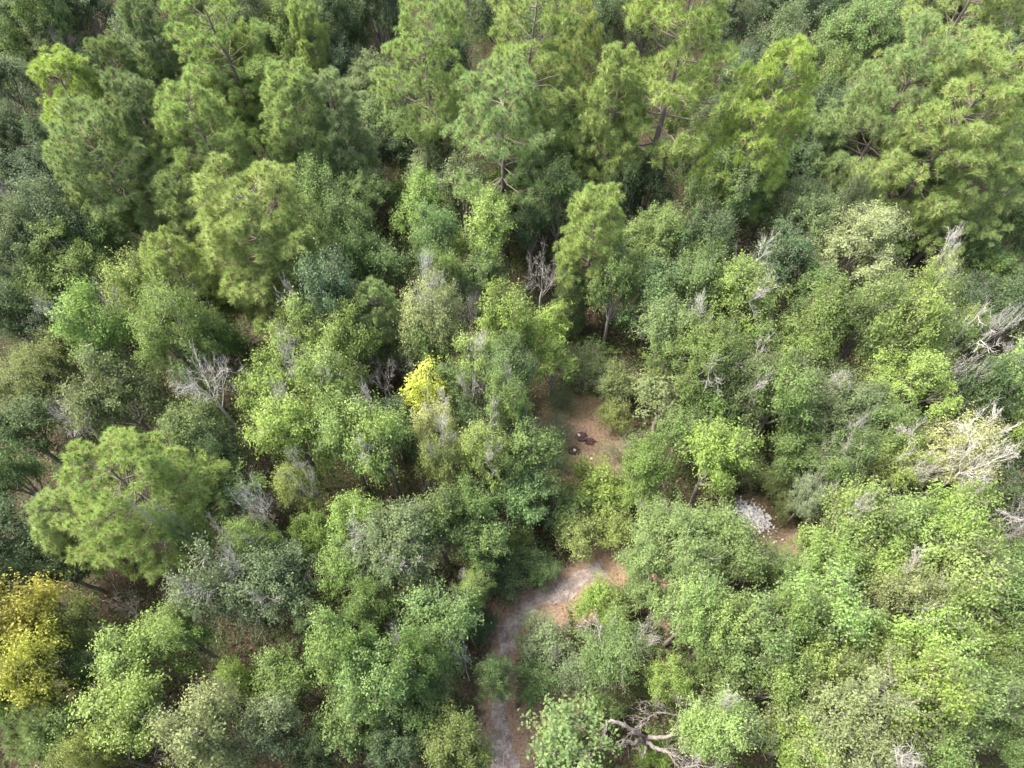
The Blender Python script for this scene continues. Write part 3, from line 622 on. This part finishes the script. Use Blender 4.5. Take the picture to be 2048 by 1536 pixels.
TREES = """
O|20|-60|80|9|g|0|cut by the top edge at the left corner
O|130|-70|80|9|b|0|behind the corner trees, crossing the top edge
O|240|-90|80|9|d|0|behind the dim pine on the top edge
O|480|-80|80|10|g|0|behind the slanting trunk pine, crossing the top edge
O|590|-70|70|9|d|0|behind the pale little pine, crossing the top edge
O|700|-60|76|10|b|0|on the top edge left of the long-trunked pine's crown
O|930|-80|80|10|d|0|between the long-trunked and wide-armed pines, top edge
O|1130|-90|80|10|g|0|behind the slim sparse pine, top edge
O|1240|-60|76|10|d|0|behind the slim sparse pine's right side, top edge
O|1540|-70|80|10|d|0|behind the giant pine's right shoulder, top edge
O|1660|-60|84|10|g|0|crossing the top edge in the middle of the right half
O|1780|-60|80|10|b|0|crossing the top edge left of the upper right pines
O|1900|-110|90|10|d|0|behind the flat-spreading pine, top edge
O|2060|-30|90|10|g|0|behind everything at the top right corner
O|330|-30|60|9|d|0|left of the slanting trunk, on the top edge
O|420|30|56|9|g|0|deep behind the slanting trunk pine's crown
O|760|40|60|9|d|0|under the long-trunked pine's left boughs
O|990|40|60|9|d|0|deep behind the wide-armed pine
O|1080|70|56|9|g|0|below the wide-armed pine's right boughs
O|1180|10|56|9|b|0|beside the thin pale trunk on the top edge
O|1290|30|60|9|d|0|deep behind the giant pine
O|1440|60|60|9|d|0|behind the giant pine's right flank
O|1850|10|64|9|g|0|on the top edge over the flat-spreading pine
O|1960|10|64|9|d|0|deep behind the large dense upper right pine
O|2040|120|60|9|d|0|at the right edge behind the large dense pine
O|2040|330|56|8|d|0|at the right edge behind the twiggy pine
O|90|30|52|9|g|0|second from the left corner along the top edge
O|120|300|50|7|d|0|deep between left edge and broad soft pine
O|90|360|56|7|d|0|under the left foot of the broad soft pine
O|25|640|56|8|d|0|at the left edge between hazy tree and olive mass
O|18|1160|48|7|d|0|at the left edge just above the golden pair
O|15|1420|50|6|g|0|at the left edge under the golden pair
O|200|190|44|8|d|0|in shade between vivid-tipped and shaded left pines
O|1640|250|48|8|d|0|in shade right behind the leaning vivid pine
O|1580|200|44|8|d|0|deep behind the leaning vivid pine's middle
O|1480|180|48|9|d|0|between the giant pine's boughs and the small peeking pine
O|2020|1480|56|6|g|0|low, in the bottom right corner
O|30|40|70|8|b|0|in the very top left corner
A|120|80|62|8|b|1|with fine grey twigs, near the top left corner
O|22|105|46|7|g|0|at the left edge just below the top left corner
O|20|175|58|7|b|0|at the left edge, left of the vivid-tipped pine
O|30|285|62|7|d|0|second along the left edge beside the broad soft pine
O|30|360|58|6|d|0|at the left edge above the dead twigs there
O|175|20|52|9|d|0|on the top edge between the corner trees and the dim pine
O|285|110|50|8|b|0|between the rounded pine and the slanting pine trunk
O|318|170|42|8|b|0|peeping between two left pines
O|490|70|62|9|b|0|right behind the slanting trunk pine
O|575|85|68|10|g|0|densely speckled, near the top edge left of the long dark trunk
O|670|60|62|9|d|0|shaded, left of the long dark pine trunk
O|640|15|50|9|d|0|on the top edge left of the long-trunked pine
O|690|150|45|8|d|0|in shade between the silvery pine and the long trunk
O|750|185|66|8|b|0|just left of the long dark pine trunk, below its crown
O|790|255|72|8|g|0|in front of the foot of the long dark trunk
O|900|150|46|10|d|0|dark and rounded, right of the long dark trunk
O|900|70|46|9|b|0|behind the wide-armed pine, left part
O|880|280|62|8|r|0|with silvery foliage, left of the see-through pine
O|860|350|52|7|r|0|silvery, lower left of the see-through pine
O|650|345|76|9|g|0|with a rounded light top, right of the dense pine
O|720|400|70|8|g|0|right below the rounded light-topped one
O|650|430|66|8|g|0|right beside the biggest left pine, upper
O|735|300|50|7|d|0|in shade below the silvery pine
O|805|300|42|6|d|0|low in the dark hollow right of the silvery pine
O|800|220|40|6|d|0|low beside the foot of the long dark trunk
O|700|480|62|8|g|0|between the biggest left pine and the centre, middle row
O|1100|230|66|10|b|0|close behind the see-through pine on its right
O|1090|330|58|8|g|0|at the right foot of the see-through pine
O|1010|400|66|7|g|0|hiding the trunk foot of the see-through pine
O|930|395|52|7|b|0|left of the see-through pine's trunk foot
O|1120|415|60|8|g|0|left of the lit narrow pine
O|1150|330|52|8|g|0|wedged between the see-through pine and the narrow tall pine
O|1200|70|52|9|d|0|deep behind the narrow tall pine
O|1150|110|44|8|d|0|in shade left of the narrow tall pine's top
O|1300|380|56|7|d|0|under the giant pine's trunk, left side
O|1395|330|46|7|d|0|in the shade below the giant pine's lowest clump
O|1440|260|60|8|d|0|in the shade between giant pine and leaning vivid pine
O|1540|40|60|9|d|0|at the top edge between the giant and the top right pines
O|1610|30|56|9|b|0|on the top edge, above the leaning vivid pine
O|1690|30|62|9|d|0|on the top edge, middle of the right half
O|1560|110|54|9|b|0|silvery top close behind the leaning vivid pine
O|1715|95|84|10|g|0|tall and rounded, right of the leaning vivid pine's tip
O|1790|35|52|9|d|0|on the top edge left of the flat-spreading pine
O|1660|180|54|8|g|0|touching the right side of the leaning vivid pine
O|1780|150|50|8|d|0|shaded, left of the crooked dark pine trunk
O|1705|230|58|8|b|0|hazy, right of the leaning vivid pine's middle
O|1800|215|66|8|g|0|beneath the flat-spreading pine
O|1775|300|82|9|l|0|broadly domed above the pale dead twigs on the right
O|1870|270|52|8|g|0|left of the large dense right-edge pine
O|1690|310|52|8|b|0|left of the domed tree with dead twigs in front
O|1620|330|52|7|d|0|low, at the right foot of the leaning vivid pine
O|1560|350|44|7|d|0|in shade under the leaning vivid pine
O|1445|400|82|9|g|0|rounded, below the giant pine's trunk
O|1520|420|50|8|g|0|just below the leaning vivid pine's lowest clump
O|1600|460|76|8|b|0|middle of the right half, left of the pale grand crown
A|1700|425|42|8|b|1|with grey twigs on top, above the pale grand crown
O|1800|465|60|8|l|0|upright and light, between the pale grand crown and the right pines
O|1700|510|92|9|r|0|grand and pale with densely glittering leaves
O|1850|370|56|7|m|0|very dark bluish, below the pale dead twigs at right
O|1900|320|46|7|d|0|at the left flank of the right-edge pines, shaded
O|1890|470|64|7|g|0|shaded, right of the upright light one
O|1960|540|70|7|g|0|dim, below the large right-edge pine
O|2020|470|52|7|g|0|at the right edge beneath the lowest pine bough
O|2025|610|66|7|d|0|at the right edge, one third down
O|1930|610|52|6|d|0|low and dim, right of the twig-tipped light one
O|1310|500|78|9|m|0|large and fresh, right of the lit narrow pine
O|1310|600|72|9|m|0|directly below the large fresh one right of centre
O|1240|400|40|7|d|0|in shade right of the lit narrow pine
O|1225|590|50|7|g|0|slim, right of the small bushy pine
O|1400|500|56|8|d|0|in shade right of the large fresh one
A|1480|610|80|9|l|1|fan-like and twiggy, right of centre
O|1400|580|58|8|g|0|left of the fan-like twiggy one
O|1560|540|56|8|d|0|in shade above the fan-like twiggy one
O|1620|590|62|8|g|0|between the fan-like one and the pale grand crown
O|1640|660|70|8|g|0|middle of the right half, left of the two light round ones
O|1730|645|70|9|l|0|round, left one of the two lit tops right of centre
O|1810|680|58|9|l|0|round, right one of the two lit tops
A|1850|590|54|9|l|2|white-twigged with a rusty tip, before a black gap
A|1925|670|44|8|l|1|bushy-topped, beside the leaning dead poles on the right
O|1870|700|52|7|g|0|low, left of the leaning dead poles
O|1330|690|62|8|m|0|below the fresh pair right of the centre
O|1400|740|92|8|g|1|wide and matted, right of the clearing
O|1500|720|72|8|g|0|matted, second right of the clearing
A|1480|790|62|8|b|1|twig-laced, in front of the matted ones
O|1560|800|66|8|g|0|left of the broad glittering one with white twigs below
O|1580|720|60|7|g|0|beside the small black gap right of centre
O|1680|820|98|8|b|1|glittering, left of the small white dead tree
O|1800|770|94|9|l|0|large, round, directly left of the small white dead tree
O|1760|870|62|8|g|0|below the large round one left of the white dead tree
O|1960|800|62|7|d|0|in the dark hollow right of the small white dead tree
O|2015|770|82|9|l|1|big, cut by the right edge at mid height
O|2035|870|52|8|l|0|smaller, cut by the right edge just below the big one
O|1890|860|58|6|d|0|dark and low, above the white-twigged thicket
O|1980|900|56|6|d|0|low and dark, right of the white-twigged thicket
A|1905|915|76|8|e|2|crowned by thick bleached branches, white-twigged thicket at right
A|1790|930|64|8|l|2|with bleached branches, left part of the white-twigged thicket
A|1680|930|58|7|g|1|with arching grey twigs, left of the white-twigged thicket
O|2000|1000|72|6|d|0|at the right edge above the leaning dead trunk
O|1590|900|58|6|g|0|low, right of the vivid tree below the matted ones
O|1420|850|78|8|g|0|right of the feathery shrub of the clearing
O|1425|930|68|7|v|0|fresh, above the white rubble heap
O|1290|940|52|6|v|0|fresh and low, right of the clearing's bottom
O|1360|880|50|6|g|0|between the feathery shrub and the fresh tree
B|1330|795|68|7|b|0|with pale forked limbs, right of the clearing's top
S|1235|775|46|3.4|o|0|yellowish, upright at the upper right of the clearing
S|1230|835|36|3|o|0|yellowish and lower, just under the upright one
W|1165|725|62|3|g|0|at the top of the clearing
W|1125|800|34|1.8|g|0|reaching over the clearing's left top
W|1110|862|44|2.0|r|0|with a long pale stem, left in the clearing
W|1262|905|62|2.4|r|0|wide and greyish, right in the clearing
W|1110|920|36|1.6|g|0|low, left beside the dark lumps
S|1190|990|66|4|v|0|along the lower rim of the clearing
S|1130|1020|52|4|g|0|left one below the clearing
S|1150|1075|46|3.6|k|0|bordering the bend of the path on its upper side
S|1230|1070|42|3.4|k|0|brightest of the yellowish ones above the path bend
S|1270|1000|44|4|v|0|right one below the clearing
S|1040|1110|44|3|g|0|low, left of the path bend
S|1080|1140|36|2.2|g|0|small, touching the left border of the path bend
S|1010|1170|44|3|d|0|dark, at the left of the path where it turns down
S|960|1250|34|2|d|0|darkest and small, left of the straight path
S|1490|940|46|2.6|o|0|low, above the white rubble heap
S|1560|960|44|2.6|o|0|low, upper right of the white rubble heap
S|1570|1010|36|2.4|o|0|between the rubble heap and the twiggy silver tree
S|1440|990|30|2.2|o|0|on brown litter left above the rubble heap
A|1610|1000|38|7|r|1|silvery and twiggy, right of the white rubble heap
O|1320|1110|100|8|m|0|wide and fresh, right of the path bend
O|1420|1080|72|7|m|0|wide, left below the white rubble heap
O|1470|1130|62|6|m|0|directly below the white rubble heap
A|1560|1150|62|5|g|0|thin, over brown litter right below the rubble heap
O|1700|1060|84|8|l|1|lit, with a yellow spray, right of the rubble heap
O|1650|1130|58|8|l|0|lit, left below the one with the yellow spray
O|1800|1080|72|8|l|0|lit, middle of the lower right group, upper row
O|1880|1060|70|9|l|0|lit, upper row, left of the leaning dead trunk
O|1890|1160|82|9|l|0|broad and lit, left below the leaning dead trunk
O|1740|1150|72|8|l|0|second row of the lit lower right group
A|1790|1200|66|9|r|1|palest, with a starry twig centre in the lower right group
O|1980|1200|72|7|g|1|shaded, right edge below the leaning dead trunk
O|2020|1130|50|5|g|0|low at the right edge under the leaning dead trunk
O|1640|1240|84|8|l|0|rounded, left of the starry pale tree
O|1560|1260|58|8|g|0|behind the left side of the rounded lit one
O|1720|1300|72|8|l|0|below the starry pale tree, left
O|1840|1300|84|9|l|0|broad, below the starry pale tree, right
O|1940|1290|66|8|l|0|right of the broad one under the starry tree
O|2020|1270|60|8|g|1|at the right edge, lower third, with a grey bough
O|1990|1370|78|8|g|0|full, at the right edge above the dark corner
A|1380|1230|72|8|l|0|loose, right of the grassy patch
O|1440|1260|58|8|l|0|neighbour right of the loose one by the grassy patch
S|1200|1210|52|3.4|v|0|bright, right of the path bend on the grassy patch
S|1270|1190|40|3|g|0|right of the bright shrub on the grassy patch
A|1235|1300|74|7|g|1|thin, in the open ground right of the straight path
S|1085|1290|56|3|b|0|greyish, right beside the straight path
S|1075|1365|46|3|g|0|rounded, right of the straight path's lower part
S|1150|1350|40|3|b|0|between the straight path and the thin tree
S|1200|1420|42|3|g|0|dark and round, right of the lower bare patch
S|1120|1480|38|2.6|v|0|under the big-leaved tree by the bottom edge
O|1500|1290|78|8|g|0|central in the row between path and starry tree
O|1430|1340|56|8|g|0|right of the vivid yellow-green slim one
O|1335|1370|44|8|v|0|slim and glossy, above the crooked bare-limbed tree
A|1435|1450|76|8|l|1|rounded, right of the crooked bare-limbed tree
O|1545|1370|58|8|l|0|left above the huge pale crown
O|1610|1340|60|8|l|0|above the huge pale crown
A|1690|1450|135|9|r|1|huge and pale, at the bottom edge right of centre
O|1600|1490|70|8|l|0|left flank of the huge pale crown at the bottom edge
O|1820|1400|74|9|l|0|right above the huge pale crown
O|1905|1410|74|8|g|0|full, between the huge pale crown and the dark corner
O|1850|1500|70|7|g|0|at the bottom edge, right of the huge pale crown
B|1140|1490|92|7|g|0|at the bottom edge right of the path
S|1305|1505|38|2.4|v|0|glossy, under the crooked bare limbs
O|60|500|80|8|b|0|large and hazy, at the left edge below the dead twigs
O|130|460|66|8|b|0|right above the large hazy one at the left edge
O|150|550|88|8|g|0|big, dark-hollowed, left of the biggest pine
O|50|600|64|7|d|0|at the left edge, two fifths down
O|200|500|52|7|g|0|leafy, hugging the left foot of the biggest pine
O|270|440|42|7|v|0|fresh little one at the biggest pine's upper left
O|350|430|36|7|g|0|little one between the left pines
O|110|660|66|7|d|0|shaded, above the olive one at the left edge
O|55|770|82|7|o|0|olive mass at the left edge, mid height
O|130|740|52|7|o|0|at the right side of the olive mass
O|215|680|66|9|l|1|light-topped with thin grey limbs, left of centre of the left half
O|290|610|54|8|k|0|with amber sprays, under the biggest left pine
O|355|690|88|9|g|0|full dome under the biggest left pine
O|240|790|84|8|b|0|soft dome above the white-twigged dead crown
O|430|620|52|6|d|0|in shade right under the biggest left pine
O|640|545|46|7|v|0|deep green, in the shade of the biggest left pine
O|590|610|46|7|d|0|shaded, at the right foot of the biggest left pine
O|450|700|48|7|g|0|shaded, above the grey dead tree in the left half
O|400|880|66|7|g|0|below the grey dead tree in the left half, at left
O|60|870|66|7|d|0|dark mass at the left edge, below the olive one
O|40|960|52|7|g|0|at the left edge beside the low lobe-like pine
O|440|910|46|6|d|0|dark and small below the grey dead tree
O|470|1000|70|7|g|0|rounded, right of the broad lower left pine
O|375|980|50|7|d|0|tucked at the right side of the broad lower left pine
O|50|1080|76|7|d|0|dark, under the low lobe-like pine at the left edge
O|130|1140|56|7|d|0|dark, just above the golden trees
O|665|620|56|9|b|0|bluish, left of the blue-tinted slender pine
O|620|690|70|9|l|1|first and rearmost of the big bright left-centre group
O|705|700|58|9|l|0|right rear of the big bright left-centre group
O|550|790|66|8|l|0|left corner of the big bright left-centre group
O|660|790|78|9|l|1|heart of the big bright left-centre group
O|590|880|84|9|l|1|front left of the big bright left-centre group
O|690|880|62|9|l|0|front right of the big bright left-centre group
O|765|900|68|8|l|1|round, by the reddish litter gap left of centre
A|605|980|50|7|k|2|thin-topped with white twigs, below the big bright group
A|868|655|60|9|e|2|white-twigged, upper one in the centre
O|860|710|50|8|g|1|under the pale cream white-twigged one
O|1010|665|60|9|l|0|softly rounded, exactly in the centre of the photo
O|965|735|52|8|l|2|with a white blossom-like twig spot, near the centre
O|1015|760|56|8|m|0|bluish, under the softly rounded central one
O|920|790|52|7|g|0|left of the small white snag near the centre
B|1100|660|46|7|v|0|with coarse lobed foliage, right of the softly rounded central one
B|1105|730|46|6.5|v|0|coarse-leaved, lower twin above the clearing's left corner
B|852|795|48|9.5|c|0|brightest in the photo, left of the centre
A|875|870|46|8|e|2|white-twigged, beneath the lime tree
A|890|940|50|8|k|2|with white twigs, lower one beside the reddish gap
O|1010|835|44|8|l|1|light-topped, right of the small white snag
A|975|925|64|8|l|1|with yellow leading tips, left of the clearing
O|1060|920|72|7|g|0|dark and full, directly left of the clearing
O|1040|1000|64|7|m|0|dark and full, left below the clearing
O|940|860|46|7|d|0|in shade between the lime tree and the clearing
O|950|1030|54|7|g|0|shaded, under the yellow-tipped one
O|770|560|58|8|g|0|right of the blue-tinted pine, above its tip
O|715|545|46|8|g|0|left above the blue-tinted slender pine
O|850|430|58|8|l|0|upper left of the yellow-flecked one
O|880|500|48|8|g|0|leafy, left of the yellow-flecked tall one
O|980|480|70|9|l|0|yellow-flecked and tall, upper centre
O|960|570|60|8|g|0|under the yellow-flecked tall one
O|890|580|44|7|g|0|low, above the pale cream white-twigged one
O|930|620|40|6|d|0|shaded, above the central rounded tree
O|1060|470|40|7|d|0|above the black hollow with bare branches
O|810|850|70|5|d|0|low in the dark hollow left of the lime tree
O|800|1110|108|9|b|1|very broad and twiggy, below the middle of the photo
O|720|1060|56|8|l|0|at the upper left of the very broad twiggy one
O|880|1060|58|8|g|0|at the upper right of the very broad twiggy one
A|945|1185|42|7|l|1|jutting toward the straight path with white twigs
O|700|1150|56|8|l|0|at the left side of the very broad twiggy one
O|960|1100|58|7|g|0|between the very broad twiggy one and the path bend
S|1030|1075|34|4|k|0|yellowish, upper left of the path bend
A|450|1180|86|9|b|1|wide and twig-laced, lower left, left half
A|560|1180|86|9|b|1|wide and twig-laced, lower left, right half
A|520|1100|50|9|l|1|lit, under the upward-pointing white dead branches
O|630|1080|48|6|v|0|deep fresh green, right of the white dead branches
A|378|1080|32|9|l|1|thin-trunked and small, leaning by the broad lower left pine
O|45|1240|84|9|y|0|upper of the golden pair at the left edge
O|90|1330|78|9|y|0|lower of the golden pair at the left edge
O|180|1250|52|7|k|0|yellowing, right of the golden pair
O|190|1340|44|7|g|0|right of the lower golden tree
O|290|1320|86|9|l|0|large dome right of the golden pair
O|290|1420|82|8|l|0|large dome, lower, right of the golden pair
O|150|1480|52|6|g|0|shaded, by the low blurred pine at the bottom left
A|200|1515|50|7|k|0|yellowing, at the bottom edge on the left
O|440|1470|96|9|r|0|large and frosty looking, bottom edge of the left half
A|478|1360|42|6|v|0|small with yellowish tips over brown litter, lower left
O|590|1370|66|8|g|0|round, left of the two overlapping lower middle domes
O|560|1460|60|9|r|0|frosty looking, right of the large frosty one
O|700|1310|66|9|l|0|upper left of the lower middle domes
O|760|1370|76|9|m|0|bluish one of the lower middle domes
O|890|1260|82|8|g|0|wide, left of the straight path
O|840|1330|56|8|g|1|with a small white twig star, left of the straight path
O|700|1460|66|8|g|0|at the bottom, under the lower middle domes
O|640|1500|46|7|d|0|shaded, bottom edge left of the lower middle
O|850|1420|66|7|g|0|left of the path, lower part
O|920|1490|66|7|o|0|thin and dull, at the bottom edge left of the path
O|790|1500|56|6|d|0|dark, at the bottom edge left of the path
A|990|1365|46|6|g|0|overhanging the straight path
O|750|1220|50|8|g|0|under the very broad twiggy one, left
O|650|1260|42|7|d|0|shaded, between twig-laced pair and lower middle domes
O|380|1280|48|7|l|0|between the twig-laced pair and the large domes
D|435|795|60|11|b|2|standing pale and dense in the middle of the left half
D|175|850|52|8|b|2|behind the top of the broad lower left pine
D|765|770|42|8|b|0|with a long arm toward the lime tree, left of centre
D|822|738|32|7|b|0|directly above the lime tree
D|866|628|34|10|b|2|rising pale through the yellowish foliage near the centre
D|1310|985|20|5|b|0|small, beside the fresh low tree right of the clearing
D|940|640|30|9|b|0|small, left of the central rounded tree
D|1082|565|44|9|b|0|reaching over the black hollow in the upper centre
D|945|800|28|9|b|2|small snag, right of the lime tree
D|895|755|28|7|b|0|small, between the lime tree and the white blossom spot
D|1012|765|24|9|b|0|small, below the central rounded tree
D|530|1030|46|10|b|2|with upward-pointing branches, lower left of the middle
D|1720|340|56|9|b|0|under the domed tree in the upper right
D|1905|775|36|9|b|2|small and antler-like, before the dark right hollow
D|1660|935|44|8|b|0|with drooping twigs, left in the white-twigged thicket
D|1918|940|60|10|b|2|thickest in the white-twigged thicket at the right
D|1820|960|34|8|b|2|between the thickest one and the drooping one
D|1905|1005|32|8|b|2|lowest in the white-twigged thicket
D|90|1215|44|9|b|0|standing amid the golden pair
D|928|1325|18|8|b|2|little star of twigs left of the straight path
D|1300|1248|20|7|b|0|tiny, in the thin wood right of the path
D|342|1085|34|7|b|0|shaded, at the right side of the broad lower left pine
D|865|990|24|7|b|0|small, under the lower white-twigged yellow-green tree
D|8|405|34|8|b|0|cut by the left edge, one quarter down
D|133|95|24|8|b|0|small and curled, near the top left corner
D|620|990|30|8|b|2|small, below the big bright left-centre group
D|1395|1525|44|7|b|2|cut by the bottom edge, right of the crooked bare limbs
D|1110|1308|14|5|b|0|tiny, beside the greyish shrub by the path
D|1510|600|34|9|b|0|inside the fan-like twiggy tree's right side
D|1850|610|26|10|b|2|under the rusty tipped light tree at right
D|1985|672|24|9|b|2|fork-ended, right of the leaning dead poles
D|255|1215|34|5|b|0|low and sparse over brown litter at the lower left
D|475|950|26|2|b|0|fallen flat in the dark gap below the grey dead tree
D|1880|395|30|6|b|0|dark-framed, beside the right-edge pines
D|2020|1065|46|8|b|0|spread at the right edge round the leaning dead trunk
"""
for ln in PINES.strip().split('\n'):
    k_, x_, y_, r_, h_, c_, le, lab = ln.split('|'); pine(k_, float(x_), float(y_), float(r_), float(h_), c_, le, lab)
for ln in TREES.strip().split('\n'):
    k_, x_, y_, r_, h_, c_, tw, lab = ln.split('|'); tree(k_, float(x_), float(y_), float(r_), float(h_), c_, int(tw), lab)

# ------------------------------------------------------------------ the crooked bare-limbed tree near the bottom, seen from above
rng = np.random.default_rng(9)
def W(x_, y_, h_): return np.array(at(x_, y_, h_)[0])
e = put('dead_tree', None, loc=at(1290, 1478)[0]); base = np.array(e.location)
mb = MB(); tube(mb, np.array([W(1290, 1480, -0.1), W(1289, 1475, 1.0), W(1288, 1472, 2.2), W(1287, 1470, 3.4)]) - base, [0.26, 0.22, 0.2, 0.15], 9)
put('trunk', mb.mesh('bare_trunk', M_GREY), e)
def limb(pts, r0, r1, twigs, k_=0.5, depth=2):
    mb = MB(); P = np.array([W(*q) for q in pts]) - base
    u = np.linspace(0, 1, len(P)); uu = np.linspace(0, 1, 22); Q = np.column_stack([np.interp(uu, u, P[:, j_]) for j_ in range(3)])
    for _ in range(2): Q[1:-1] = (Q[:-2] + 2 * Q[1:-1] + Q[2:]) / 4
    Q[1:-1] += rng.normal(0, 0.02, (20, 3))
    tube(mb, Q, np.linspace(r0, r1, 22), 8)
    for q in range(twigs):
        i_ = rng.integers(9, 22); d = unit((Q[min(i_, 21)] - Q[i_ - 3]) * 2 + rng.normal(0, 0.25, 3)); l = k_ * rng.uniform(0.7, 1.6)
        branch_system(mb, Q[i_], Q[i_] + d * l, rng, r1 * 0.8, depth, 0.5, 4, 0.008)
    return put('branch', mb.mesh('bare_limb', M_GREY), e)
limb([(1288, 1472, 3.0), (1268, 1464, 4.2), (1245, 1448, 4.9), (1225, 1440, 5.2), (1214, 1444, 5.0), (1208, 1458, 4.4)], 0.11, 0.045, 2)
limb([(1288, 1474, 2.6), (1310, 1476, 3.8), (1340, 1474, 4.6), (1360, 1452, 5.2), (1366, 1432, 5.7)], 0.12, 0.04, 6, 0.8)
limb([(1366, 1436, 5.6), (1345, 1428, 6.0), (1318, 1424, 6.3), (1300, 1432, 6.4)], 0.05, 0.02, 8, 0.7)
limb([(1288, 1478, 2.5), (1270, 1485, 3.6), (1248, 1482, 4.2)], 0.13, 0.07, 1)
limb([(1292, 1480, 2.4), (1312, 1497, 3.5), (1335, 1504, 4.2), (1350, 1512, 4.6)], 0.12, 0.05, 7, 0.8)
limb([(1290, 1482, 2.2), (1292, 1500, 3.2), (1284, 1518, 3.8)], 0.10, 0.03, 1)
tag(e, 'crooked bare-limbed tree with thick curling branches near the bottom edge', 'dead tree', 'dead trees of the wood')

# leaning dead trunk at the right edge
e = put('dead_tree', None, loc=at(1982, 1106, 0)[0]); base = np.array(e.location)
mb = MB(); P = np.array([W(1982, 1106, 0), W(2015, 1080, 2.6), W(2048, 1052, 5.2), W(2090, 1015, 7.5)]) - base
tube(mb, P, [0.17, 0.15, 0.12, 0.08], 8); put('trunk', mb.mesh('leaning_trunk', M_DEAD), e)
for q in range(6):
    mb = MB(); s_ = P[1] + (P[3] - P[1]) * rng.uniform(0.1, 1); d = rng.normal(0, 1, 3); d[2] = abs(d[2]) * 0.5
    branch_system(mb, s_, s_ + unit(d) * rng.uniform(0.9, 1.7), rng, 0.035, 3, 0.5, 4); put('branch', mb.mesh('leaning_branch', M_DEAD), e)
tag(e, 'dead trunk leaning steeply to the right at the right edge of the photo', 'dead tree', 'dead trees of the wood')
# two leaning dead poles
for (a1, b1, lab) in (((1868, 735, 3.0), (1935, 645, 9.5), 'long thin dead pole leaning right, left one of a pair'), ((1925, 705, 4.0), (1985, 665, 9.5), 'thin dead pole leaning right with a forked white tip')):
    A_, B_ = W(*a1), W(*b1); d = (B_ - A_); A0 = A_ - d * (A_[2] / d[2])
    e = put('dead_tree', None, loc=A0); P = np.array([A0, A_, (A_ + B_) / 2 + [0.1, 0, 0.2], B_]) - A0
    mb = MB(); tube(mb, P, [0.09, 0.075, 0.06, 0.03], 6); put('trunk', mb.mesh('pole', M_WHITE), e)
    for q in range(5):
        mb = MB(); s_ = P[1] + (P[3] - P[1]) * rng.uniform(0.35, 1); dd = unit(P[3] - P[2]) + rng.normal(0, 0.4, 3)
        branch_system(mb, s_, s_ + unit(dd) * rng.uniform(0.8, 1.5), rng, 0.028, 2, 0.4, 4); put('branch', mb.mesh('pole_branch', M_WHITE), e)
    tag(e, lab, 'dead tree', 'dead trees of the wood')

# ------------------------------------------------------------------ the wood goes on all round, outside the photograph
old = np.array([(o_.location.x, o_.location.y) for o_ in COL.objects if o_.parent is None and o_.type == 'EMPTY'])
pts = []
for gx in np.arange(-95, 96, 5.2):
    for gy in np.arange(-32, 122, 5.2):
        x_, y_ = gx + rng.uniform(-1.7, 1.7), gy + rng.uniform(-1.7, 1.7)
        if abs(x_) < 30.5 + 0.41 * max(y_, 0) and -3.5 < y_ < 82: continue
        if np.min(np.hypot(old[:, 0] - x_, old[:, 1] - y_)) < 3.6 or abs(x_ + 0.4) < 2.5 and y_ < 5: continue
        pts.append((x_, y_, 0))
me = D.meshes.new('woodland'); me.from_pydata(pts, [], [])
ob = put('woodland', me); ob.color = (0.11, 0.19, 0.055, 0.35)
tag(ob, 'dense mixed wood going on all round beyond the clearing and the pines', 'woodland', kind='stuff')
ng = D.node_groups.new('woodland', 'GeometryNodeTree')
ng.interface.new_socket('Geometry', in_out='INPUT', socket_type='NodeSocketGeometry'); ng.interface.new_socket('Geometry', in_out='OUTPUT', socket_type='NodeSocketGeometry')
gi, go = ng.nodes.new('NodeGroupInput'), ng.nodes.new('NodeGroupOutput')
alljoin = ng.nodes.new('GeometryNodeJoinGeometry')
srcs = {}
for o_ in COL.objects:
    if o_.name.split('.')[0] == 'crown': srcs.setdefault(o_.data.name, o_)
want = ['broadleaf_crown_20', 'broadleaf_crown_22', 'broadleaf_crown_31', 'pine_crown_11', 'broadleaf_crown_24']
for nme in want:
    c_ = srcs.get(nme)
    if c_ is None: continue
    tr_ = [q for q in c_.parent.children if q.name.split('.')[0] == 'trunk'][0]
    jn = ng.nodes.new('GeometryNodeJoinGeometry')
    for q in (c_, tr_):
        oi_ = ng.nodes.new('GeometryNodeObjectInfo'); oi_.transform_space = 'ORIGINAL'; oi_.inputs['Object'].default_value = q
        ng.links.new(oi_.outputs['Geometry'], jn.inputs[0])
    g2i = ng.nodes.new('GeometryNodeGeometryToInstance'); ng.links.new(jn.outputs[0], g2i.inputs[0]); ng.links.new(g2i.outputs[0], alljoin.inputs[0])
iop = ng.nodes.new('GeometryNodeInstanceOnPoints'); iop.inputs['Pick Instance'].default_value = True
ng.links.new(gi.outputs[0], iop.inputs['Points']); ng.links.new(alljoin.outputs[0], iop.inputs['Instance'])
def rv(kind, lo, hi, seed):
    n_ = ng.nodes.new('FunctionNodeRandomValue'); n_.data_type = kind
    ins = [q for q in n_.inputs if q.enabled]; ins[0].default_value = lo; ins[1].default_value = hi
    for q in ins:
        if q.name == 'Seed': q.default_value = seed
    return [q for q in n_.outputs if q.enabled][0]
ng.links.new(rv('INT', 0, 4, 3), iop.inputs['Instance Index'])
ng.links.new(rv('FLOAT_VECTOR', (0, 0, 0), (0, 0, 6.28), 5), iop.inputs['Rotation'])
ng.links.new(rv('FLOAT', 0.85, 1.2, 8), iop.inputs['Scale'])
ng.links.new(iop.outputs[0], go.inputs[0])
md = ob.modifiers.new('woodland', 'NODES'); md.node_group = ng
